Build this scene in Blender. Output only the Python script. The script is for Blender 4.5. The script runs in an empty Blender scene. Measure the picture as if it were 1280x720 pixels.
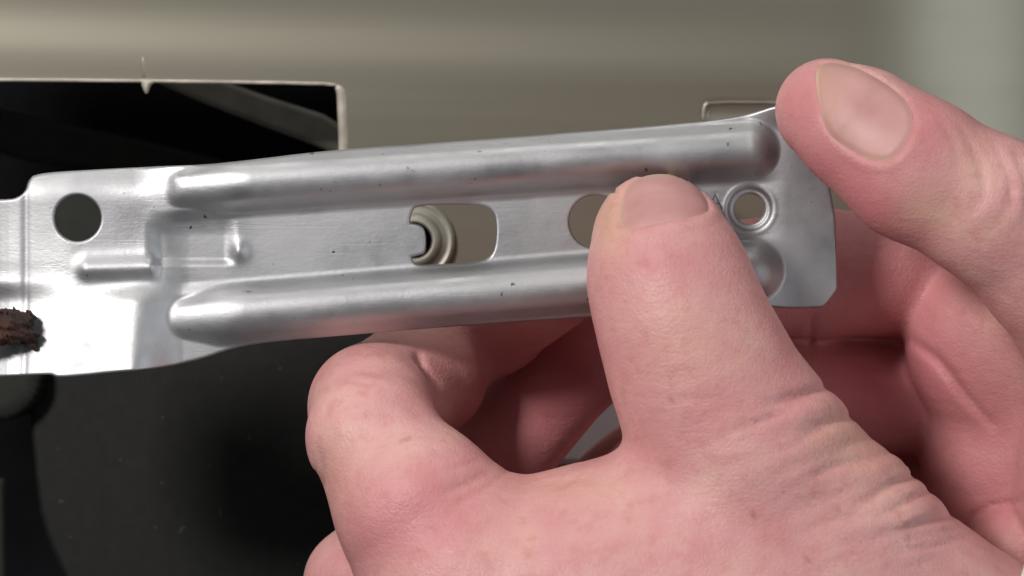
import bpy, math
import numpy as np
from mathutils import Vector, Matrix

# ------------------------------------------------------------------ camera, light, exposure
D = 500.0                 # camera distance to the bracket, millimetres
K = 140.0 / 1280.0        # millimetres per photo pixel on the bracket's plane
MM = 0.001

sc = bpy.context.scene
C = sc.collection
cam_d = bpy.data.cameras.new('camera')
cam = bpy.data.objects.new('camera', cam_d)
C.objects.link(cam)
cam.location = (0, -D * MM, 0)
cam.rotation_euler = (math.radians(90), 0, 0)
cam_d.sensor_width = 36
cam_d.lens = 36 * D / 140.0
cam_d.clip_start = 0.01
cam_d.clip_end = 20
cam_d.dof.use_dof = True
cam_d.dof.focus_distance = (D - 6) * MM
cam_d.dof.aperture_fstop = 34
sc.camera = cam

w = bpy.data.worlds.new('World')
sc.world = w
w.use_nodes = True
w.node_tree.nodes['Background'].inputs[0].default_value = (0.93, 0.96, 1.0, 1)
w.node_tree.nodes['Background'].inputs[1].default_value = 0.12


def lamp(name, loc, target, size, power, col, size_y=None):
    d = bpy.data.lights.new(name, 'AREA')
    d.size = size
    if size_y:
        d.shape = 'RECTANGLE'
        d.size_y = size_y
    d.energy = power
    d.color = col
    o = bpy.data.objects.new(name, d)
    C.objects.link(o)
    o.location = loc
    o.rotation_euler = (Vector(target) - Vector(loc)).to_track_quat('-Z', 'Y').to_euler()
    return o


lamp('work_lamp', (-0.27, -0.42, 0.21), (0.0, 0, -0.005), 0.09, 2.65, (1.0, 0.95, 0.94))
lamp('ceiling_lamp', (-0.05, -0.12, 0.75), (0, 0, 0), 0.50, 1.5, (1.0, 0.98, 0.94), 0.25)
lamp('side_light', (0.72, -0.50, 0.0), (0.05, 0.02, 0), 0.70, 2.3, (0.86, 0.93, 1.0), 0.8)  # unseen side light, added to brighten the panel's right edge

sc.view_settings.view_transform = 'Standard'
sc.view_settings.look = 'None'
sc.view_settings.exposure = 0.0
sc.view_settings.gamma = 1.0
sc.cycles.max_bounces = 8


# ------------------------------------------------------------------ helpers
def P(px, py, y=0.0):
    """photo pixel at depth y (mm, away from the camera) -> point in mm"""
    px = np.asarray(px, float); py = np.asarray(py, float)
    s = K * (D + np.asarray(y, float)) / D
    return np.stack(np.broadcast_arrays((px - 640) * s, y, (360 - py) * s), -1)


def to_px(p):
    s = K * (D + p[..., 1]) / D
    return p[..., 0] / s + 640, 360 - p[..., 2] / s


def smooth(a, b, x):
    t = np.clip((x - a) / (b - a), 0, 1)
    return t * t * (3 - 2 * t)


def link_mesh(name, verts, faces, mat, parent=None, shade=True):
    me = bpy.data.meshes.new(name)
    v = np.asarray(verts, float) * MM
    if isinstance(faces, np.ndarray):
        n, q = faces.shape
        me.vertices.add(len(v)); me.vertices.foreach_set('co', v.ravel())
        me.loops.add(n * q); me.loops.foreach_set('vertex_index', faces.astype(np.int32).ravel())
        me.polygons.add(n)
        me.polygons.foreach_set('loop_start', np.arange(n, dtype=np.int32) * q)
        me.update(calc_edges=True)
        me.validate()
    else:
        me.from_pydata(v.tolist(), [], faces)
    if shade:
        me.polygons.foreach_set('use_smooth', np.ones(len(me.polygons), bool))
    me.materials.append(mat)
    me.update()
    o = bpy.data.objects.new(name, me)
    C.objects.link(o)
    if parent:
        o.parent = parent
    return o


def tag(o, label, cat=None, group=None, kind=None):
    o['label'] = label
    if cat: o['category'] = cat
    if group: o['group'] = group
    if kind: o['kind'] = kind
    return o


def chaikin(poly, n=2, closed=True):
    p = np.asarray(poly, float)
    for _ in range(n):
        q = np.roll(p, -1, 0) if closed else p[1:]
        a = p if closed else p[:-1]
        p2 = np.empty((2 * len(a), 2))
        p2[0::2] = .75 * a + .25 * q
        p2[1::2] = .25 * a + .75 * q
        p = p2 if closed else np.vstack([p[:1], p2, p[-1:]])
    return p


def poly_sdf(poly):
    poly = np.asarray(poly, float)

    def f(x, y):
        x = np.asarray(x, float); y = np.asarray(y, float)
        d = np.full(x.shape, 1e18); s = np.ones(x.shape)
        n = len(poly)
        for i in range(n):
            ax, ay = poly[i]; bx, by = poly[(i + 1) % n]
            ex, ey = bx - ax, by - ay
            wx, wy = x - ax, y - ay
            t = np.clip((wx * ex + wy * ey) / (ex * ex + ey * ey + 1e-12), 0, 1)
            d = np.minimum(d, (wx - ex * t) ** 2 + (wy - ey * t) ** 2)
            c1 = y >= ay; c2 = y < by; c3 = ex * wy > ey * wx
            flip = (c1 & c2 & c3) | (~c1 & ~c2 & ~c3)
            s = np.where(flip, -s, s)
        return s * np.sqrt(d)
    return f


def seg_dist(x, y, a, b):
    ex, ey = b[0] - a[0], b[1] - a[1]
    wx, wy = x - a[0], y - a[1]
    t = np.clip((wx * ex + wy * ey) / (ex * ex + ey * ey + 1e-12), 0, 1)
    return np.hypot(wx - ex * t, wy - ey * t), t


def sheet(name, sdf, box, step, front, back, mat, parent=None):
    """cut a flat domain (sdf < 0) out of a grid; front/back map (x, y, depth inside) to points; closed by a rim"""
    x0, y0, x1, y1 = box
    xs = np.arange(x0, x1 + step, step); ys = np.arange(y0, y1 + step, step)
    nx, ny = len(xs), len(ys)
    gx, gy = np.meshgrid(xs, ys, indexing='ij')
    d = sdf(gx, gy)
    d = np.where(np.abs(d) < step * 1e-3, -step * 1e-3, d)
    ins = d < 0
    idx = -np.ones((nx, ny), int)
    idx[ins] = np.arange(ins.sum())
    vx = list(gx[ins]); vy = list(gy[ins])
    cnt = ins[:-1, :-1].astype(int) + ins[1:, :-1] + ins[1:, 1:] + ins[:-1, 1:]
    fi, fj = np.nonzero(cnt == 4)
    faces = [tuple(t) for t in np.stack([idx[fi, fj], idx[fi + 1, fj], idx[fi + 1, fj + 1], idx[fi, fj + 1]], 1).tolist()]
    edge = {}
    rim = []

    def cross(a, b):
        k = (a, b) if a < b else (b, a)
        if k not in edge:
            t = d[a] / (d[a] - d[b])
            vx.append(gx[a] + t * (gx[b] - gx[a])); vy.append(gy[a] + t * (gy[b] - gy[a]))
            edge[k] = len(vx) - 1
        return edge[k]
    bi, bj = np.nonzero((cnt > 0) & (cnt < 4))
    for i, j in zip(bi.tolist(), bj.tolist()):
        cs = [(i, j), (i + 1, j), (i + 1, j + 1), (i, j + 1)]
        poly = []; out = None
        for a in range(4):
            p, q = cs[a], cs[(a + 1) % 4]
            if ins[p]: poly.append(int(idx[p]))
            if ins[p] != ins[q]:
                v = cross(p, q); poly.append(v)
                if ins[p]: out = v
                elif out is not None: rim.append((out, v)); out = None
                else: first_in = v
        if out is not None: rim.append((out, first_in))
        if len(poly) >= 3: faces.append(tuple(poly))
    vx = np.array(vx); vy = np.array(vy)
    dep = -np.minimum(sdf(vx, vy), 0)
    F = front(vx, vy, dep); B = back(vx, vy, dep)
    n = len(vx)
    allf = [f[::-1] for f in faces] + [tuple(n + v for v in f) for f in faces]
    ru = sorted({v for e in rim for v in e}); m = {v: 2 * n + k for k, v in enumerate(ru)}; nr = len(ru)
    allf += [(m[a], m[b], m[b] + nr, m[a] + nr) for a, b in rim]
    V = np.vstack([F, B, F[ru], B[ru]])
    return link_mesh(name, V, allf, mat, parent)


def surface_nets(F, origin, h):
    ins = F < 0
    nx, ny, nz = F.shape
    sh = (nx - 1, ny - 1, nz - 1)

    def cn(A, c): return A[c[0]:c[0] + sh[0], c[1]:c[1] + sh[1], c[2]:c[2] + sh[2]]
    cs = [(i, j, k) for i in (0, 1) for j in (0, 1) for k in (0, 1)]
    tot = sum(cn(ins, c).astype(np.int8) for c in cs)
    act = (tot > 0) & (tot < 8)
    ai, aj, ak = np.nonzero(act)
    idx = -np.ones(sh, int); idx[act] = np.arange(len(ai))
    acc = np.zeros((len(ai), 3)); num = np.zeros(len(ai))
    for a in cs:
        for ax in range(3):
            if a[ax] == 0:
                b = list(a); b[ax] = 1
                fa = F[ai + a[0], aj + a[1], ak + a[2]]; fb = F[ai + b[0], aj + b[1], ak + b[2]]
                m = (fa < 0) != (fb < 0)
                t = np.where(m, fa / np.where(m, fa - fb, 1), 0)
                p = np.array(a, float)[None] + t[:, None] * (np.array(b) - np.array(a))[None]
                acc += np.where(m[:, None], p, 0); num += m
    V = np.stack([ai, aj, ak], 1) + acc / num[:, None]
    V = V * h + origin
    quads = []
    for ax in range(3):
        o1, o2 = (ax + 1) % 3, (ax + 2) % 3
        sl = [slice(1, -1)] * 3; sl[ax] = slice(0, -1)
        sl2 = [slice(1, -1)] * 3; sl2[ax] = slice(1, None)
        A = ins[tuple(sl)]; B = ins[tuple(sl2)]
        m = A != B
        c = np.stack(np.nonzero(m), 1) + 1
        c[:, ax] -= 1
        e1 = np.zeros(3, int); e1[o1] = 1
        e2 = np.zeros(3, int); e2[o2] = 1
        g = lambda q: idx[q[:, 0], q[:, 1], q[:, 2]]
        q = np.stack([g(c - e1 - e2), g(c - e2), g(c), g(c - e1)], 1)
        fl = ~A[m]
        q[fl] = q[fl][:, ::-1]
        quads.append(q)
    Q = np.vstack(quads)
    return V, Q[(Q >= 0).all(1)]


class Body:
    """a soft body: rounded cones blended into one continuous surface, then creases and pads"""

    def __init__(self): self.prims = []; self.marks = []; self.extra = []

    def chain(self, pts, k=3.0, flat=1.0):
        ps = [(P(a, b, y), r * K * (D + y) / D) for a, b, y, r in pts]
        for i, ((p, r), (q, s)) in enumerate(zip(ps[:-1], ps[1:])):
            self.prims.append((p, q, r, s, k if i == 0 else max(k, 2.0)))

    def base(self, X):
        d = None
        for a, b, ra, rb, k in self.prims:
            ab = b - a
            t = np.clip(((X - a) @ ab) / (ab @ ab), 0, 1)
            e = np.sqrt(((X - a - t[:, None] * ab) ** 2).sum(1)) - (ra + t * (rb - ra))
            if d is None: d = e
            else:
                h = np.clip(.5 + .5 * (d - e) / k, 0, 1)
                d = d + (e - d) * h - k * h * (1 - h)
        return d

    def __call__(self, X):
        d = self.base(X)
        near = np.abs(d) < 2.5
        if near.any():
            u, v = to_px(X[near]); y = X[near, 1]
            a = np.zeros(len(u))
            for pts, wd, amp, ylo, yhi in self.marks:
                m = (y > ylo) & (y < yhi)
                if not m.any(): continue
                best = np.full(m.sum(), 1e9); tt = np.zeros(m.sum()); L = len(pts) - 1
                for i in range(L):
                    ds, t = seg_dist(u[m], v[m], pts[i], pts[i + 1])
                    c = ds < best
                    best = np.where(c, ds, best); tt = np.where(c, (i + t) / L, tt)
                env = np.sin(np.pi * np.clip(.12 + .76 * tt, 0, 1))
                a[m] += amp * env * np.exp(-(best / wd) ** 2)
            for f in self.extra: a += f(u, v, y)
            d[near] = d[near] + a
        return d

    def grad(self, X, f=None):
        f = f or self; e = .05; g = np.empty_like(X)
        for i in range(3):
            o = np.zeros(3); o[i] = e
            g[:, i] = (f(X + o) - f(X - o)) / (2 * e)
        return g

    def mesh(self, lo, hi, h):
        lo = np.array(lo, float); n = np.ceil((np.array(hi) - lo) / h).astype(int) + 1
        F = np.empty(n, np.float32)
        yy, zz = np.meshgrid(lo[1] + h * np.arange(n[1]), lo[2] + h * np.arange(n[2]), indexing='ij')
        for i in range(n[0]):
            X = np.stack([np.full(yy.size, lo[0] + h * i), yy.ravel(), zz.ravel()], 1)
            F[i] = self(X).reshape(n[1], n[2])
        V, Q = surface_nets(F, lo, h)
        for _ in range(2):
            g = self.grad(V); dd = self(V)
            V = V - np.clip(dd / np.maximum((g * g).sum(1), .2), -h * .6, h * .6)[:, None] * g
        return V, Q

    def hit(self, u, v, y0=-45, y1=20):
        o = P(u, v, y0); t = P(u, v, y1) - o
        L = np.linalg.norm(t, axis=1); t = t / L[:, None]
        s = np.zeros(len(o))
        for _ in range(60):
            s = s + .8 * self.base(o + t * s[:, None])
        return o + t * s[:, None]


# ------------------------------------------------------------------ materials
def mat(name):
    m = bpy.data.materials.new(name); m.use_nodes = True
    nt = m.node_tree
    return m, nt, nt.nodes['Principled BSDF'], nt.nodes.new, nt.links.new


def noise(nt, scale, detail=4, rough=.55, stretch=None, co=None):
    tc = nt.nodes.new('ShaderNodeTexCoord')
    mp = nt.nodes.new('ShaderNodeMapping')
    if stretch: mp.inputs['Scale'].default_value = stretch
    nt.links.new(tc.outputs['Object'], mp.inputs[0])
    n = nt.nodes.new('ShaderNodeTexNoise')
    n.inputs['Scale'].default_value = scale; n.inputs['Detail'].default_value = detail; n.inputs['Roughness'].default_value = rough
    nt.links.new(mp.outputs[0], n.inputs['Vector'])
    return n


def ramp(nt, src, stops):
    r = nt.nodes.new('ShaderNodeValToRGB')
    e = r.color_ramp.elements
    while len(e) < len(stops): e.new(.5)
    for el, (p, c) in zip(e, stops):
        el.position = p; el.color = (*c, 1) if len(c) == 3 else c
    nt.links.new(src, r.inputs[0])
    return r


def bump(nt, src, dist, strength, prev=None):
    b = nt.nodes.new('ShaderNodeBump')
    b.inputs['Distance'].default_value = dist; b.inputs['Strength'].default_value = strength
    nt.links.new(src, b.inputs['Height'])
    if prev: nt.links.new(prev.outputs[0], b.inputs['Normal'])
    return b


def mix(nt, fac, a, b, mode='MIX'):
    m = nt.nodes.new('ShaderNodeMix'); m.data_type = 'RGBA'; m.blend_type = mode
    for s, i in ((fac, 0), (a, 6), (b, 7)):
        if isinstance(s, (int, float)): m.inputs[i].default_value = s
        elif isinstance(s, tuple): m.inputs[i].default_value = (*s, 1)
        else: nt.links.new(s, m.inputs[i])
    return m


def metal_material(name, base, rough, aniso_stretch, grain, dirt=True):
    m, nt, b, N, Lk = mat(name)
    n1 = noise(nt, 260, 5, .6, aniso_stretch)
    c = ramp(nt, n1.outputs[0], [(.3, tuple(x * .86 for x in base)), (.7, base)])
    col = c.outputs[0]
    if dirt:
        sp = noise(nt, 900, 2, .5)
        spr = ramp(nt, sp.outputs[0], [(.70, (0, 0, 0)), (.76, (1, 1, 1))])
        big = noise(nt, 120, 2)
        bg = ramp(nt, big.outputs[0], [(.5, (0, 0, 0)), (.62, (1, 1, 1))])
        mm = mix(nt, 1.0, spr.outputs[0], bg.outputs[0], 'MULTIPLY')
        col = mix(nt, mm.outputs[2], col, (.06, .05, .045)).outputs[2]
    Lk(col, b.inputs['Base Color'])
    b.inputs['Metallic'].default_value = 1
    n2 = noise(nt, 90, 4, .6)
    r = ramp(nt, n2.outputs[0], [(.3, (rough * .78,) * 3), (.7, (rough * 1.28,) * 3)])
    Lk(r.outputs[0], b.inputs['Roughness'])
    n3 = noise(nt, 2600, 3, .6, aniso_stretch)
    n4 = noise(nt, 1000, 2, .5)
    bb = bump(nt, n3.outputs[0], grain, .4)
    bb = bump(nt, n4.outputs[0], grain * 1.2, .14, bb)
    n5 = noise(nt, 700, 4, .7, (.04, 1, 1.6))
    sr = ramp(nt, n5.outputs[0], [(.60, (1, 1, 1)), (.66, (0, 0, 0)), (.72, (1, 1, 1))])
    bb = bump(nt, sr.outputs[0], .000025, .25, bb)
    n6 = noise(nt, 1900, 2, .7)
    bb = bump(nt, n6.outputs[0], .00006, .22, bb)
    Lk(bb.outputs[0], b.inputs['Normal'])
    return m


steel = metal_material('pressed_steel', (.52, .525, .53), .52, (.35, 1, 1), .00004)
panel_mat, nt, b, N, Lk = mat('satin_panel')
n = noise(nt, 60, 3, .5, (.03, 1, 1))
Lk(ramp(nt, n.outputs[0], [(.3, (.305, .288, .225)), (.7, (.325, .308, .242))]).outputs[0], b.inputs['Base Color'])
n2 = noise(nt, 900, 4, .7)
sc_ = ramp(nt, n2.outputs[0], [(.66, (0, 0, 0)), (.74, (.25, .25, .25))])
src = b.inputs['Base Color'].links[0].from_socket
Lk(mix(nt, sc_.outputs[0], src, (.5, .48, .40)).outputs[2], b.inputs['Base Color'])
b.inputs['Metallic'].default_value = .72
n = noise(nt, 500, 4, .6, (.02, 1, 1))
Lk(ramp(nt, n.outputs[0], [(.3, (.36,) * 3), (.7, (.38,) * 3)]).outputs[0], b.inputs['Roughness'])
n = noise(nt, 1800, 3, .6, (.02, 1, 1))
Lk(bump(nt, n.outputs[0], .000003, .3).outputs[0], b.inputs['Normal'])


def plain(name, col, rough=.5, metallic=0., var=.25, scale=300, bump_mm=.02):
    m, nt, b, N, Lk = mat(name)
    n = noise(nt, scale, 5)
    r = ramp(nt, n.outputs[0], [(.3, tuple(c * (1 - var) for c in col)), (.7, tuple(min(1, c * (1 + var)) for c in col))])
    Lk(r.outputs[0], b.inputs['Base Color'])
    b.inputs['Roughness'].default_value = rough; b.inputs['Metallic'].default_value = metallic
    n2 = noise(nt, scale * 5, 3)
    Lk(bump(nt, n2.outputs[0], bump_mm * MM, .6).outputs[0], b.inputs['Normal'])
    return m


pale_edge = plain('bare_cut_metal', (.50, .46, .38), .5, .3)
black_plate = plain('black_coated_plate', (.008, .0085, .0072), .6, 0, .3, 500)
brace_mat = plain('dull_grey_strip', (.24, .225, .185), .6, 0, .2, 200)
knob_mat = plain('dark_grey_plastic', (.02, .022, .018), .7, 0, .2, 300)
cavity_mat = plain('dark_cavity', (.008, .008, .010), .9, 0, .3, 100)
reflection_mat = plain('painted_reflection', (.72, .83, .85), .5, 0, .05, 200)  # pale colour stands in for light reflected by the panel
cloth_mat = plain('white_cloth', (.75, .74, .68), .9, 0, .06, 900, .15)
bead_mat = plain('olive_metal', (.33, .32, .265), .5, .6, .12, 400)

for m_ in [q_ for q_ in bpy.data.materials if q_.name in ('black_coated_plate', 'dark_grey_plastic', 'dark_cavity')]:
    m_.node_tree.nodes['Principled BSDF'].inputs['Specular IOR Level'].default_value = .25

# dust specks on the black plate
nt = black_plate.node_tree; b = nt.nodes['Principled BSDF']
old = b.inputs['Base Color'].links[0].from_socket
dn = noise(nt, 700, 1, .4)
dr = ramp(nt, dn.outputs[0], [(.765, (0, 0, 0)), (.80, (1, 1, 1))])
nt.links.new(mix(nt, dr.outputs[0], old, (.035, .035, .03)).outputs[2], b.inputs['Base Color'])

# rust
rust, nt, b, N, Lk = mat('rust')
n = noise(nt, 320, 6, .65)
Lk(ramp(nt, n.outputs[0], [(.34, (.012, .006, .005)), (.55, (.045, .016, .010)), (.68, (.11, .035, .015)), (.8, (.22, .09, .035))]).outputs[0], b.inputs['Base Color'])
b.inputs['Roughness'].default_value = .75
n = noise(nt, 900, 5, .7)
Lk(bump(nt, n.outputs[0], .0005, 1).outputs[0], b.inputs['Normal'])


def skin_material():
    m, nt, b, N, Lk = mat('skin')
    at = N('ShaderNodeAttribute'); at.attribute_name = 'tone'
    sep = N('ShaderNodeSeparateColor'); Lk(at.outputs['Color'], sep.inputs[0])
    n = noise(nt, 110, 5, .6)
    base = ramp(nt, n.outputs[0], [(.28, (.56, .255, .24)), (.5, (.62, .32, .302)), (.74, (.66, .40, .34))])
    c = mix(nt, sep.outputs['Red'], base.outputs[0], (.50, .16, .18))  # dark red: flushed skin, plus shade painted onto the deep parts
    c = mix(nt, sep.outputs['Green'], c.outputs[2], (.57, .36, .23))
    n2 = noise(nt, 420, 3, .6)
    blot = ramp(nt, n2.outputs[0], [(.52, (0, 0, 0)), (.72, (.42, .42, .42))])
    c = mix(nt, blot.outputs[0], c.outputs[2], (.50, .19, .16))
    n5 = noise(nt, 1500, 2, .5)
    fr = ramp(nt, n5.outputs[0], [(.74, (0, 0, 0)), (.80, (.45, .45, .45))])
    c = mix(nt, fr.outputs[0], c.outputs[2], (.28, .11, .08))
    c = mix(nt, sep.outputs['Blue'], c.outputs[2], (.16, .05, .04))
    Lk(c.outputs[2], b.inputs['Base Color'])
    b.inputs['Subsurface Weight'].default_value = .15
    b.inputs['Subsurface Radius'].default_value = (1.0, .35, .2)
    b.inputs['Subsurface Scale'].default_value = .0022
    b.inputs['Specular IOR Level'].default_value = .38
    rr = ramp(nt, n2.outputs[0], [(.3, (.46, .46, .46)), (.7, (.62, .62, .62))])
    Lk(rr.outputs[0], b.inputs['Roughness'])
    tc = N('ShaderNodeTexCoord')
    vo = N('ShaderNodeTexVoronoi'); vo.inputs['Scale'].default_value = 1300; vo.feature = 'DISTANCE_TO_EDGE'
    nz = noise(nt, 500, 2)
    wv = N('ShaderNodeVectorMath'); wv.operation = 'MULTIPLY_ADD'
    Lk(nz.outputs['Color'], wv.inputs[0]); wv.inputs[1].default_value = (.0012,) * 3; Lk(tc.outputs['Object'], wv.inputs[2])
    Lk(wv.outputs[0], vo.inputs['Vector'])
    vr = ramp(nt, vo.outputs['Distance'], [(0, (0, 0, 0)), (.25, (1, 1, 1))])
    b1 = bump(nt, vr.outputs[0], .00006, .45)
    n3 = noise(nt, 260, 4, .6)
    b2 = bump(nt, n3.outputs[0], .0005, .28, b1)
    n4 = noise(nt, 330, 4, .6, (.5, 1, 2.2))
    b3 = bump(nt, n4.outputs[0], .0004, .30, b2)
    Lk(b3.outputs[0], b.inputs['Normal'])
    return m


skin = skin_material()


def nail_material():
    m, nt, b, N, Lk = mat('nail')
    n = noise(nt, 160, 3, .5)
    c = ramp(nt, n.outputs[0], [(.3, (.47, .23, .215)), (.7, (.55, .30, .275))])
    at = N('ShaderNodeAttribute'); at.attribute_name = 'tone'
    sep = N('ShaderNodeSeparateColor'); Lk(at.outputs['Color'], sep.inputs[0])
    c2 = mix(nt, sep.outputs['Green'], c.outputs[0], (.60, .46, .28))
    Lk(c2.outputs[2], b.inputs['Base Color'])
    b.inputs['Roughness'].default_value = .52
    b.inputs['Subsurface Weight'].default_value = .15
    b.inputs['Subsurface Radius'].default_value = (1, .4, .25)
    b.inputs['Subsurface Scale'].default_value = .001
    n = noise(nt, 420, 4, .6)
    Lk(bump(nt, n.outputs[0], .00014, .45).outputs[0], b.inputs['Normal'])
    return m


nail_mat = nail_material()


def set_tone(o, red, yel, nick=None):
    a = o.data.color_attributes.new('tone', 'FLOAT_COLOR', 'POINT')
    v = np.stack([red, yel, np.zeros_like(red) if nick is None else nick, np.ones_like(red)], 1)
    a.data.foreach_set('color', v.astype(np.float32).ravel())


# ------------------------------------------------------------------ the appliance behind
PY = 50.0      # depth of the appliance panel


def panel_y(u, v):
    # the panel is gently wavy, and rolls back round a soft corner at the right
    r = np.maximum(u - 1030, 0) / 380.0
    roll = 22.0 * r ** 2.4
    wave = .16 * np.sin((v + .05 * u) / 38.0) + .10 * np.sin((v - .03 * u) / 17.0 + 1.0)
    crown = 2.2 * smooth(150, -250, v) + np.where(v < 150, 0, 0)
    return PY + (v - 230) * K * .13 + roll + wave * smooth(160, 90, v) + crown + .45 * smooth(2, -5, slot_open(u, v))


opening = poly_sdf(chaikin([(-400, 99), (-60, 99), (180, 101), (400, 104), (431, 107), (433, 140), (436, 300), (437, 372), (445, 378), (600, 380), (604, 400), (604, 1000), (-400, 1000)], 1))
slot_open = poly_sdf(chaikin([(882, 131), (890, 128), (980, 129), (985, 152), (886, 152), (880, 148)], 1))
ring_hole = lambda x, y: np.hypot(x - 518, y - 301) - 22


def panel_sdf(x, y):
    b = np.maximum(np.abs(x - 640) - 1100, np.abs(y - 360) - 700)
    d = np.maximum(b, -opening(x, y))
    return np.maximum(d, -ring_hole(x, y))


panel = sheet('appliance_panel', panel_sdf, (-470, -350, 1750, 1070), 5.0,
              lambda u, v, d: P(u, v, panel_y(u, v)), lambda u, v, d: P(u, v, panel_y(u, v) + 1.0), panel_mat)
tag(panel, 'taupe brushed metal appliance panel with a rectangular opening, behind the bracket', 'panel')


def strip(name, pts, mt, y=PY - .35, th=.9, step=2.0, bevel=3.0, parent=panel, n=1, rise=.35, tilt=None):
    f = poly_sdf(chaikin(pts, n)) if n else poly_sdf(pts)
    a = np.array(pts, float)
    bx = (a[:, 0].min() - step, a[:, 1].min() - step, a[:, 0].max() + step, a[:, 1].max() + step)
    yy = (lambda u, v: panel_y(u, v) + (y - PY)) if tilt is None else tilt
    return sheet(name, f, bx, step,
                 lambda u, v, d: P(u, v, yy(u, v) + rise * (1 - smooth(0, bevel, d))),
                 lambda u, v, d: P(u, v, yy(u, v) + th), mt, parent)


strip('cut_edge', [(418, 106), (428, 107), (433, 116), (437, 300), (438, 372), (428, 372), (426, 300), (422, 122)], pale_edge)
strip('cut_edge', [(-400, 96), (-60, 97), (180, 99), (400, 102), (424, 105), (420, 108), (400, 106), (180, 102.5), (-60, 101), (-400, 100)], pale_edge, step=1.2)
strip('burr', [(177, 99), (190, 100), (192, 104), (188, 106), (185, 116), (182, 117), (179, 111), (177, 106)], pale_edge, step=.8, y=PY - 1.0)
strip('drip_mark', [(176, 72), (179, 66), (182, 74), (184, 88), (184, 99), (176, 99), (175, 88)], panel_mat, step=1.0, y=PY - .12, bevel=4, rise=.2)
strip('slot_rim', [(878, 133), (884, 126), (985, 127), (985, 130), (890, 130.5), (884, 135), (882, 152), (877, 150)], bead_mat, step=1.0, rise=.2)


def lathe(name, prof, centre, mt, parent=None, n=48):
    """prof: (radius mm, depth mm) pairs turned about the axis that points away from the camera"""
    V = []; F = []
    m = len(prof)
    for i in range(n):
        a = 2 * math.pi * i / n
        for r, y in prof:
            V.append((centre[0] + r * math.cos(a), centre[1] + y, centre[2] + r * math.sin(a)))
    for i in range(n):
        for j in range(m - 1):
            F.append((i * m + j, ((i + 1) % n) * m + j, ((i + 1) % n) * m + j + 1, i * m + j + 1))
    return link_mesh(name, V, F, mt, parent)


q = K * (D + PY) / D
rc = P(518, 301, PY)
lathe('round_collar', [(22 * q, 3), (22 * q, -1.2), (23 * q, -1.9), (25 * q, -2.1), (31 * q, -1.6), (34 * q, -1.0), (35 * q, -.55), (36.5 * q, -.65), (38 * q, -.3), (45 * q, -.12), (46 * q, -.35), (47.5 * q, -.1), (50 * q, .2)], rc, bead_mat, panel)

# dark space inside
def box(name, lo, hi, mt, parent=None, rot=None):
    x0, y0, z0 = lo; x1, y1, z1 = hi
    V = [(x, y, z) for x in (x0, x1) for y in (y0, y1) for z in (z0, z1)]
    F = [(0, 1, 3, 2), (4, 6, 7, 5), (0, 4, 5, 1), (2, 3, 7, 6), (0, 2, 6, 4), (1, 5, 7, 3)]
    return link_mesh(name, V, F, mt, parent, False)


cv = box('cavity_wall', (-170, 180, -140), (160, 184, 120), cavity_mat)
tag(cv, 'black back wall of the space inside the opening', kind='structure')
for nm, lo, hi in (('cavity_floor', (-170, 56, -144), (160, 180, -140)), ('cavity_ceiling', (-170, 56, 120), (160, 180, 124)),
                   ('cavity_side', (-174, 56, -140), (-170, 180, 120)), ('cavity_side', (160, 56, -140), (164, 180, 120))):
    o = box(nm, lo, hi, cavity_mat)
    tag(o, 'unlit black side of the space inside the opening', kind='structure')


def solid(name, pts, y, th, mt, n=1, step=3.0, bevel=4, rise=.6, tilt=0.0):
    return strip(name, pts, mt, y, th, step, bevel, None, n, rise, (lambda u, v: y + tilt * (u - pts[0][0])))


pl = solid('inner_plate', [(30, 425), (38, 520), (48, 630), (58, 670), (80, 720), (110, 780), (600, 780), (600, 380), (30, 380)], 62, 4, black_plate)
tag(pl, 'matte black inner plate speckled with dust below the bracket', 'plate')
br = solid('grey_strip', [(150, 80), (235, 80), (300, 110), (440, 154), (450, 205), (420, 191), (330, 158), (230, 119)], 74, 3, brace_mat, 1)
tag(br, 'dull grey slanting strip inside the upper opening', 'metal strip')
b2 = solid('dark_strip', [(-60, 120), (60, 150), (200, 180), (330, 215), (330, 240), (-60, 190)], 96, 4, knob_mat, 1)
tag(b2, 'very dark slanting strip deep in the opening at the left', 'metal strip')
ps = solid('upright_strip', [(-40, 596), (6, 598), (8, 760), (-40, 760)], 70, 4, knob_mat, 0)
tag(ps, 'thin upright grey strip at the lower left corner', 'metal strip')
it = solid('inner_tab', [(50, 238), (140, 232), (150, 320), (60, 330)], 66, 3, knob_mat, 1)
tag(it, 'dark grey scuffed tab seen through the round hole at the left end of the bracket', 'metal tab')
kc = P(-4, 470, 57); kr = 63 * K
kn_pts = []
V = []; F = []
nn = 140
for i in range(nn):
    a = 2 * math.pi * i / nn
    r = kr * (1 + .012 * (1 if (i // 2) % 2 else -1))
    for rr, y in ((0.001, -.4), (r * .6, -.2), (r * .86, 0), (r * .97, .8), (r, 2), (r, 16), (0.001, 16)):
        V.append((kc[0] + rr * math.cos(a), kc[1] + y, kc[2] + rr * math.sin(a)))
for i in range(nn):
    for j in range(6):
        F.append((i * 7 + j, ((i + 1) % nn) * 7 + j, ((i + 1) % nn) * 7 + j + 1, i * 7 + j + 1))
kn = link_mesh('round_knob', V, F, knob_mat)
tag(kn, 'dark grey round ribbed part half hidden under the bracket at the left', 'knob')
tr = solid('reflection_strip', [(690, 440), (1010, 440), (1010, 580), (690, 580)], 47.2, 2, reflection_mat, 0)  # made-up strip: the panel's bright reflection painted as a pale surface
tag(tr, 'added pale blue-grey strip for the bright panel reflection between the curled fingers', 'painted reflection')

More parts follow.
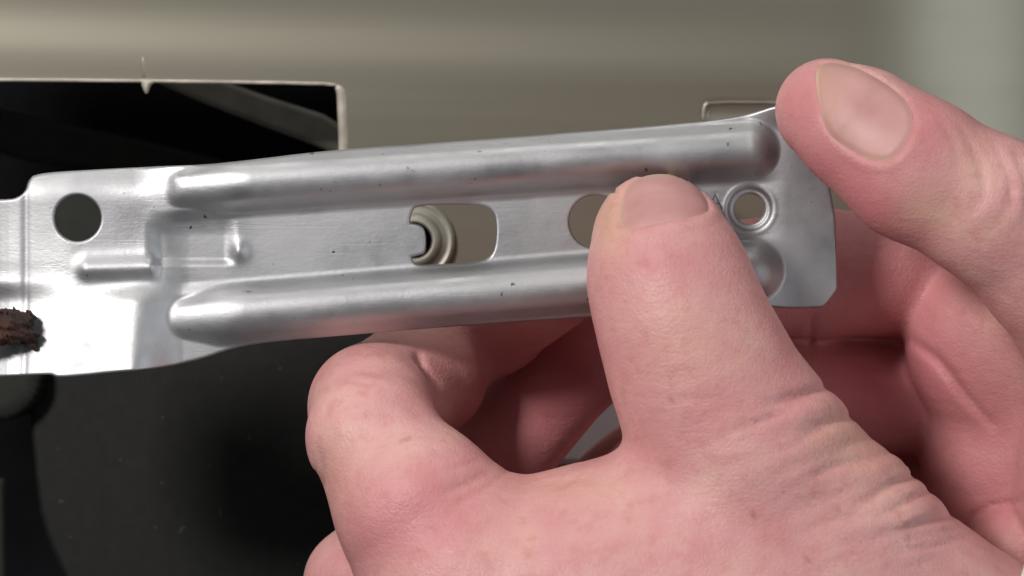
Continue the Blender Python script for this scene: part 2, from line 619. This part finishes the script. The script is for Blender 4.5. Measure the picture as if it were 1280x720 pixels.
# ------------------------------------------------------------------ the bracket
outline = chaikin([(-60, 249), (8, 250), (24, 248), (34, 240), (37, 226), (46, 217), (110, 213), (180, 209), (255, 207), (300, 203),
                   (400, 190), (480, 183.5), (560, 178), (700, 167), (840, 155.5), (915, 148), (945, 140), (970, 132), (1000, 130), (1022, 150), (1036, 220),
                   (1045, 268), (1046, 275), (1049, 355), (1048, 363), (1032, 383), (1025, 385), (985, 386), (955, 383), (900, 383), (745, 396), (560, 408.5),
                   (420, 420), (340, 427), (295, 434), (250, 450), (200, 460), (130, 466), (124, 467), (78, 471), (72, 468), (66, 467), (-60, 474)], 2)
out_sdf = poly_sdf(outline)
slot = poly_sdf(chaikin([(512, 262), (530, 256), (600, 255), (618, 264), (621, 290), (617, 318), (602, 327), (540, 331), (520, 331), (513, 322)], 2))
tongue = poly_sdf(chaikin([(500, 278), (524, 280), (531, 286), (533, 300), (532, 316), (526, 319), (500, 325)], 1))


def br_sdf(x, y):
    d = out_sdf(x, y)
    d = np.maximum(d, -(np.hypot(x - 100, (y - 273) * 1.0) - 29))
    s = np.maximum(slot(x, y), -tongue(x, y))
    d = np.maximum(d, -s)
    d = np.maximum(d, -(np.hypot(x - 745, y - 277) - 33))
    d = np.maximum(d, -(np.hypot(x - 938, y - 261) - 19))
    return d


def bead(x, y, a, b, R, taper):
    s, t = seg_dist(x, y, a, b)
    R = R * (.62 + .38 * smooth(taper[0], taper[1], x))
    u = s / R
    qv = np.where(u < .8, np.sqrt(np.maximum(1 - np.minimum(u, .8) ** 2, 0)), .6 - 1.333 * (u - .8))
    kk = .16
    h = np.clip(.5 + .5 * qv / kk, 0, 1)
    p = qv * h + kk * h * (1 - h)
    return p * (.28 + .72 * smooth(taper[0] - 6, taper[1] + 20, x)) * smooth(taper[0] - 22, taper[0] + 22, x)


letter = [((886, 263), (894, 243)), ((894, 243), (903, 261)), ((890, 256), (900, 254))]


def br_h(x, y):
    """height towards the camera in mm"""
    R = 29.0; H = 3.1
    # overall twist of the stamping
    h = -.035 * (y - 300) * K - .045 * (x - 830) * K - .05 * np.maximum(x - 940, 0) * K - .05 * (y - 300) * K * smooth(930, 1000, x)
    h = h + H * bead(x, y, (225, 236), (937, 187), R, (214, 300))
    h = h + H * bead(x, y, (232, 398), (943, 339), R + 1, (212, 290))
    # channel floor lies a little deeper than the flanges
    up = 236 - .068 * (x - 225) + 28; lo = 398 - .083 * (x - 232) - 30
    ch = smooth(-2, 16, y - up) * smooth(-2, 16, lo - y) * smooth(195, 240, x) * smooth(985, 940, x)
    h = h - .55 * ch
    # left plate, a low step up and bent to the light
    pl = smooth(232, 168, x)
    plate = 3.1 + .16 * (x - 85) * K * smooth(110, 60, x) + .115 * (x - 110) * K * smooth(350, 380, y) + .225 * (y - 345) * K * smooth(325, 380, y) - .05 * (y - 300) * K * smooth(320, 230, y) - .03 * (x - 110) * K * smooth(70, 120, x) * smooth(360, 330, y)
    h = h * (1 - pl) + pl * plate
    # the plate's top edge rolls back
    h = h - pl * 2.2 * smooth(258, 196, y) ** 1.6
    # pressed rib on the plate and the pocket to its right
    s, t = seg_dist(x, y, (114, 336), (205, 333))
    h = h + 1.0 * smooth(206, 190, x) * np.exp(-(s / 13.0) ** 2)
    pk = smooth(182, 205, x) * smooth(300, 280, x) * smooth(262, 296, y) * smooth(334, 322, y)
    h = h - .55 * pk
    s2 = np.hypot(x - 301, (y - 314) * .8)
    h = h + .6 * np.exp(-(s2 / 9.0) ** 2)
    # fold at the far left: the sheet turns back
    h = h + .15 * smooth(38, 24, x) + .10 * np.minimum(x - 14, 0) * K - .22 * np.minimum(y - 360, 0) * K * smooth(26, 10, x) * 0 - .5 * np.maximum(4 - x, 0) * K * smooth(4, -14, x)
    h = h - .12 * np.exp(-((x - 35) / 4.5) ** 2)
    # dishes round the right hole
    rr = np.hypot(x - 938, y - 261)
    h = h - .55 * smooth(29, 24, rr) + .07 * np.exp(-((rr - 32) / 2.5) ** 2)
    # top corner of the end plate bends up
    h = h + 1.1 * smooth(925, 975, x) * smooth(165, 130, y)
    # stamped letter
    for a, b in letter:
        s, t = seg_dist(x, y, a, b)
        h = h - .03 * np.exp(-(s / 3.0) ** 2)
    # small dents from handling
    h = h + .03 * np.sin(x / 41.0 + y / 23.0) * np.sin(y / 31.0 - x / 77.0)
    return h


def br_front(u, v, d):
    dm = d * K
    e = .35
    rec = e - np.sqrt(np.maximum(e * e - np.maximum(e - dm, 0) ** 2, 0))
    return P(u, v, 0) + np.stack([0 * u, -br_h(u, v) + rec, 0 * u], -1)


def br_back(u, v, d):
    return P(u, v, 0) + np.stack([0 * u, -br_h(u, v) + 1.1, 0 * u], -1)


bracket = sheet('hinge_bracket', br_sdf, (-64, 120, 1056, 480), 1.2, br_front, br_back, steel)
tag(bracket, 'silver pressed steel bracket with two long ridges and round holes, held in both hands', 'bracket')
ec = P(938, 261, 0)
hy = -float(br_h(np.array([958.]), np.array([261.]))[0])
lathe('eyelet', [(19 * K, .9), (19 * K, .45), (19.5 * K, .28), (20.5 * K, .22), (22 * K, .26), (23 * K, .5), (23.3 * K, .9)], (ec[0], hy, ec[2]), steel, bracket)

def letter_sdf(x, y):
    return np.minimum.reduce([seg_dist(x, y, a, b)[0] for a, b in letter]) - 1.25


sheet('stamped_letter', letter_sdf, (882, 240, 907, 267), .5,
      lambda u, v, d: P(u, v, 0) + np.stack([0 * u, -br_h(u, v) - .02 + .03 * (1 - smooth(0, .8, d)), 0 * u], -1),
      lambda u, v, d: P(u, v, 0) + np.stack([0 * u, -br_h(u, v) + .25, 0 * u], -1), plain('stamped_grey', (.12, .12, .12), .5, .6, .2), bracket)

# rusty stub
rb = Body()
rb.chain([(-30, 411, -6.5, 21), (12, 408, -5.6, 17.5), (29, 408, -5.3, 15)], 1)
rb.chain([(30, 414, -5.3, 12), (41, 430, -4.6, 8)], 1.0)
rb.chain([(24, 398, -5.6, 9), (32, 396, -5.3, 7)], 1.0)
rng = np.random.default_rng(3)
rw = rng.normal(size=(14, 4))


def crust(u, v, y):
    a = np.zeros(len(u))
    for q in rw:
        f = .12 + .05 * abs(q[3]) * 3
        a += .10 * np.sin(f * (q[0] * u + q[1] * v) * 1.2 + q[2] * y * 1.5 + q[3] * 7)
    return a


rb.extra.append(crust)
V, Q = rb.mesh((-82, -13, -12), (-63, -3, -1), .28)
rs = link_mesh('rusty_stub', V, Q, rust)
tag(rs, 'crusty brown rusty stub jutting over the bright left edge of the bracket', 'rusty bolt')

# ------------------------------------------------------------------ hands
def nail(body, name, pts, parent, fold_dirs, yel=None, lift=.27):
    poly = chaikin(pts, 3)
    f = poly_sdf(poly)
    a = np.array(pts, float)
    bx = (a[:, 0].min() - 3, a[:, 1].min() - 3, a[:, 0].max() + 3, a[:, 1].max() + 3)
    cache = {}

    def surf(u, v):
        if 'p' not in cache:
            p = body.hit(u, v); g = body.grad(p, body.base)
            cache['p'] = p; cache['n'] = g / np.linalg.norm(g, axis=1)[:, None]
        return cache['p'], cache['n']

    def fr(u, v, d):
        p, nn = surf(u, v)
        return p + nn * (lift * smooth(-3, 9, d) - .20)[:, None]

    def bk(u, v, d):
        p, nn = surf(u, v)
        return p - nn * .75
    o = sheet(name, f, bx, 1.6, fr, bk, nail_mat, parent)
    co = np.empty(len(o.data.vertices) * 3); o.data.vertices.foreach_get('co', co)
    u, v = to_px(co.reshape(-1, 3) / MM)
    set_tone(o, np.zeros_like(u), np.clip(yel(u, v) + .16 * np.exp(-(f(u, v) / 3.0) ** 2), 0, 1))
    return o


def nail_bed(pts, fold, ymax=2.0, depth=.36, ridge=.24):
    """skin under the nail is let in, skin round it (where fold(u, v) > 0) swells into a rim"""
    f = poly_sdf(chaikin(pts, 3))
    a = np.array(pts, float)
    lo = a.min(0) - 40; hi = a.max(0) + 40

    def g(u, v, y):
        out = np.zeros(len(u))
        m = (u > lo[0]) & (u < hi[0]) & (v > lo[1]) & (v < hi[1]) & (y < ymax)
        if m.any():
            s = f(u[m], v[m])
            out[m] = depth * smooth(2, -2, s) - ridge * fold(u[m], v[m]) * np.exp(-((s - 8) / 7.0) ** 2)
        return out
    return g


def blobs(u, v, y, L):
    t = np.zeros(len(u))
    for cx, cy, rx, ry, a, ymax in L:
        t = t + a * np.exp(-((u - cx) / rx) ** 2 - ((v - cy) / ry) ** 2) * (y < ymax)
    return np.clip(t, 0, 1)


# --- the hand from below: thumb on the front of the bracket, fingers curled behind it
L = Body()
L.chain([(822, 296, -9.0, 80), (834, 345, -13.5, 92), (853, 405, -14.5, 97), (872, 455, -14.2, 101), (890, 495, -14, 108), (935, 575, -13, 126), (1040, 690, -11, 132), (1160, 800, -8, 130), (1290, 900, -4, 130)], 4)
L.chain([(900, 670, -12, 118), (748, 769, -9, 179)], 5)
L.chain([(760, 770, -9, 176), (900, 820, -8, 200), (1060, 860, -5, 200)], 9)
L.chain([(690, 775, -8, 172), (600, 742, -9, 148), (526, 640, -9, 102), (466, 552, -5, 80)], 3)
L.chain([(466, 540, -4, 80), (464, 508, 2, 75), (530, 468, 17, 76), (545, 436, 21, 68)], 2)
L.chain([(545, 438, 21, 68), (618, 402, 20, 63), (686, 362, 8.2, 57)], 2)
L.chain([(760, 800, 8, 130), (560, 800, 10, 90), (452, 732, 10, 70)], 6)
L.chain([(452, 728, 11, 68), (520, 660, 26, 74), (610, 575, 32, 72), (725, 445, 30, 66), (792, 330, 9.0, 58)], 2)
L.chain([(820, 840, 18, 120), (560, 800, 30, 70), (660, 705, 38, 66), (795, 604, 41, 66), (910, 494, 33, 62), (930, 380, 12, 56)], 2)
L.chain([(1225, 790, -7, 98), (1330, 880, -6, 120)], 2)
G = L.marks.append
FR = (-60, 4)
# folds along the back of the wrist side, where the skin bunches
for pts, wd, am in (([(1036, 484), (1005, 494), (960, 506)], 7, .75), ([(1074, 520), (1040, 528), (1000, 548)], 6, .55),
                    ([(1118, 565), (1085, 575), (1030, 585)], 5, .30), ([(1150, 592), (1115, 606), (1070, 634)], 7, .80),
                    ([(1166, 612), (1130, 630), (1098, 650)], 5, .45), ([(1190, 645), (1150, 655), (1095, 672)], 6, .55),
                    ([(1210, 672), (1170, 682), (1120, 690)], 5, .45), ([(1090, 548), (1060, 556), (1030, 566)], 5, .25),
                    ([(1134, 580), (1108, 590), (1060, 604)], 4, .25), ([(1200, 660), (1160, 668), (1110, 680)], 4, .3)):
    G((pts, wd, am, *FR))
for pts, wd, am in (([(1050, 502), (1020, 510), (985, 524)], 11, -.5), ([(1130, 578), (1100, 588), (1060, 600)], 16, -.45), ([(1178, 628), (1140, 642), (1100, 660)], 10, -.5)):
    G((pts, wd, am, *FR))
rg = np.random.default_rng(11)
for i in range(46):
    t = rg.uniform(0, 1)
    x0 = 1010 + 215 * t + rg.normal(0, 6); y0 = 490 + 205 * t + rg.normal(0, 6)
    ln = rg.uniform(40, 130); an = math.radians(rg.uniform(148, 172))
    st = rg.uniform(0, 50)
    pts = [(x0 + (st + ln * f) * math.cos(an), y0 + (st + ln * f) * math.sin(an) + rg.normal(0, 3)) for f in (0, .33, .66, 1)]
    G((pts, rg.uniform(2.2, 4), rg.uniform(.06, .2), *FR))
for i in range(40):
    x0 = rg.uniform(430, 760); y0 = rg.uniform(560, 720); an = math.radians(rg.uniform(-50, -10)); ln = rg.uniform(15, 45)
    G(([(x0, y0), (x0 + ln * .5 * math.cos(an), y0 + ln * .5 * math.sin(an) + rg.normal(0, 2)), (x0 + ln * math.cos(an), y0 + ln * math.sin(an))], rg.uniform(2, 3), rg.uniform(.03, .08), *FR))
# web folds near the index finger's root
for pts, wd, am in (([(612, 592), (585, 606), (555, 616)], 5, .45), ([(635, 588), (600, 616), (560, 634)], 5, .32), ([(600, 575), (572, 584), (545, 588)], 4, .3)):
    G((pts, wd, am, *FR))
# knuckle creases of the bent index finger
for pts, wd, am in (([(398, 560), (403, 585), (408, 605)], 4, .4), ([(412, 470), (440, 476), (475, 480)], 4, .18), ([(395, 535), (410, 512), (424, 500)], 4, .22),
                    ([(440, 462), (470, 468), (500, 466)], 4, .16), ([(392, 570), (396, 590), (402, 612)], 3, .25)):
    G((pts, wd, am, -60, 10))
# thumb knuckle and tendon shading relief
for pts, wd, am in (([(790, 470), (830, 476), (880, 470)], 5, .10), ([(800, 492), (850, 500), (910, 494)], 6, .14), ([(890, 520), (930, 600), (990, 690)], 26, -.25), ([(640, 640), (720, 650), (800, 640)], 22, .25),
                    ([(650, 610), (700, 604), (750, 596)], 6, .22), ([(560, 700), (640, 690), (720, 700)], 18, -.2)):
    G((pts, wd, am, *FR))
for pts, wd, am in (([(522, 440), (526, 462), (545, 480)], 6, .8), ([(610, 404), (640, 430), (650, 450)], 4, .2)):
    G((pts, wd, am, 0, 30))
ln_pts = [(786, 226), (812, 216), (842, 216), (868, 228), (884, 248), (889, 264), (868, 271), (838, 276), (806, 283), (784, 288), (774, 284), (773, 258)]
lfold = lambda u, v: smooth(232, 262, v)
L.extra.append(nail_bed(ln_pts, lfold))
# small split in the callus beside the nail
G(([(764, 236), (770, 242), (776, 250)], 2.5, .45, -60, 4))
G(([(766, 262), (772, 280), (778, 300)], 5, .35, -60, 4))
V, Q = L.mesh((-36, -32, -62), (88, 48, 18), .62)
hand = link_mesh('hand', V, Q, skin)
u, v = to_px(V); yv = V[:, 1]
red = blobs(u, v, yv, [(545, 640, 110, 60, .50, 5), (830, 330, 80, 40, .45, 5), (990, 470, 90, 60, .25, 5), (910, 520, 90, 60, .25, 5), (480, 690, 60, 60, .3, 5), (860, 690, 190, 60, .2, 5), (470, 450, 60, 40, .2, 30), (690, 450, 90, 90, .55, 99)])
yel = blobs(u, v, yv, [(762, 275, 22, 45, .6, 5), (860, 430, 70, 50, .25, 5), (1060, 545, 50, 30, .45, 5), (420, 570, 30, 60, .25, 9), (1100, 600, 60, 40, .2, 5), (700, 610, 90, 25, .2, 5)])
red = red * (1 - yel)
red = np.clip(red + .55 * smooth(8, 22, yv), 0, 1)  # fingers behind the bracket: their shade is put into the red tone
nick = np.zeros(len(u))
for a_, b_, wd in (((500, 552), (512, 548), 2.6), ((838, 500), (841, 502), 2.6), ((940, 640), (943, 646), 3), ((1045, 634), (1047, 640), 3), ((676, 560), (680, 562), 2), ((402, 590), (405, 604), 2.5), ((1010, 700), (1012, 703), 3)):
    ds, t = seg_dist(u, v, a_, b_)
    nick = np.maximum(nick, np.exp(-(ds / wd) ** 2) * (yv < 5))
set_tone(hand, red, yel, nick * .45)
tag(hand, 'hand reaching up from below, its thumb pressed flat on the front of the bracket', 'hand')
nail(L, 'thumbnail', ln_pts, hand, None, lambda u, v: .35 * smooth(786, 774, u) + .5 * smooth(228, 216, v))
# cuff at the lower right corner
cf = Body()
cf.chain([(1392, 830, -9, 168), (1490, 930, -6, 180)], 2)
cf.extra.append(lambda u, v, y: .35 * np.sin((u - v) / 9.0) * np.sin((u + v) / 60.0))
V, Q = cf.mesh((50, -34, -90), (130, 20, -22), .9)
cuff = link_mesh('sleeve_cuff', V, Q, cloth_mat, hand)
cuff['label'] = 'edge of a white sleeve cuff'

# --- the hand from the right: thumb over the end of the bracket, fingers behind
Rb = Body()
Rb.chain([(1034, 138, -6.5, 65), (1078, 164, -10.5, 74), (1142, 210, -13, 86), (1240, 262, -13, 87), (1340, 330, -9, 110), (1450, 420, -2, 150)], 3)
Rb.chain([(1450, 420, 0, 150), (1450, 600, 10, 190)], 8)
Rb.chain([(1340, 340, 4, 100), (1262, 430, 19, 122), (1300, 500, 22, 130)], 4)
Rb.chain([(1290, 570, 24, 140), (1300, 640, 26, 150)], 2)
Rb.chain([(1300, 345, 24, 84), (1160, 342, 25, 80), (1020, 342, 18, 78), (900, 348, 9.6, 70)], 2)
Rb.chain([(1290, 500, 30, 80), (1140, 494, 29, 72), (1000, 492, 24, 72), (880, 470, 20, 66)], 1.2)
Rb.chain([(1290, 630, 34, 76), (1140, 640, 34, 70), (1010, 640, 30, 66)], 1.2)
Rb.chain([(1290, 700, 16, 80), (1275, 694, 12, 66)], 1.0)
G = Rb.marks.append
for pts, wd, am in (([(1200, 160), (1226, 205), (1232, 240), (1214, 268)], 6, .40), ([(1242, 180), (1262, 222), (1264, 255), (1240, 288)], 6, .48), ([(1222, 170), (1246, 215), (1246, 250)], 5, .22),
                    ([(1268, 190), (1288, 240), (1282, 285)], 6, .4), ([(1176, 150), (1196, 186), (1198, 215)], 6, .2), ([(1180, 240), (1196, 262), (1190, 284)], 8, .18)):
    G((pts, wd, am, -60, 0))
G(([(1015, 392), (1014, 410), (1013, 432)], 4, .35, 5, 40))
G(([(1140, 425), (1175, 452), (1205, 492), (1240, 530)], 6, .9, -5, 30))
G(([(1205, 665), (1215, 645), (1240, 632), (1285, 626)], 3.5, .6, -5, 30))
rn_pts = [(1017, 84), (1037, 75), (1072, 83), (1105, 101), (1133, 123), (1143, 148), (1138, 172), (1122, 194), (1106, 203), (1084, 200), (1056, 184), (1034, 168), (1024, 140)]
rfold = lambda u, v: smooth(1030, 1060, u) * smooth(14, 44, v - (70 + .5 * (u - 1036)))
Rb.extra.append(nail_bed(rn_pts, rfold))
V, Q = Rb.mesh((26, -28, -52), (118, 50, 36), .62)
hand2 = link_mesh('hand', V, Q, skin)
u, v = to_px(V); yv = V[:, 1]
red = blobs(u, v, yv, [(1040, 215, 75, 50, .7, 4), (1110, 270, 70, 36, .75, 4), (1168, 165, 40, 60, .6, 4), (1000, 140, 34, 70, .45, 4), (1090, 480, 90, 60, .4, 99)])
yel = blobs(u, v, yv, [(1160, 262, 40, 28, .5, 4), (1212, 195, 30, 30, .3, 4), (1240, 285, 40, 20, .3, 4)])
red = np.clip(red * (1 - yel) + .6 * smooth(-2, 12, yv), 0, 1)  # reddish palm side, with the shade at depth painted in too
set_tone(hand2, red, yel)
tag(hand2, 'hand at the right edge, its thumb laid over the end of the bracket', 'hand')
nail(Rb, 'thumbnail', rn_pts, hand2, None, lambda u, v: .8 * smooth(1026, 1018, u) + .2 * smooth(1100, 1020, u) + .5 * smooth(190, 204, v))
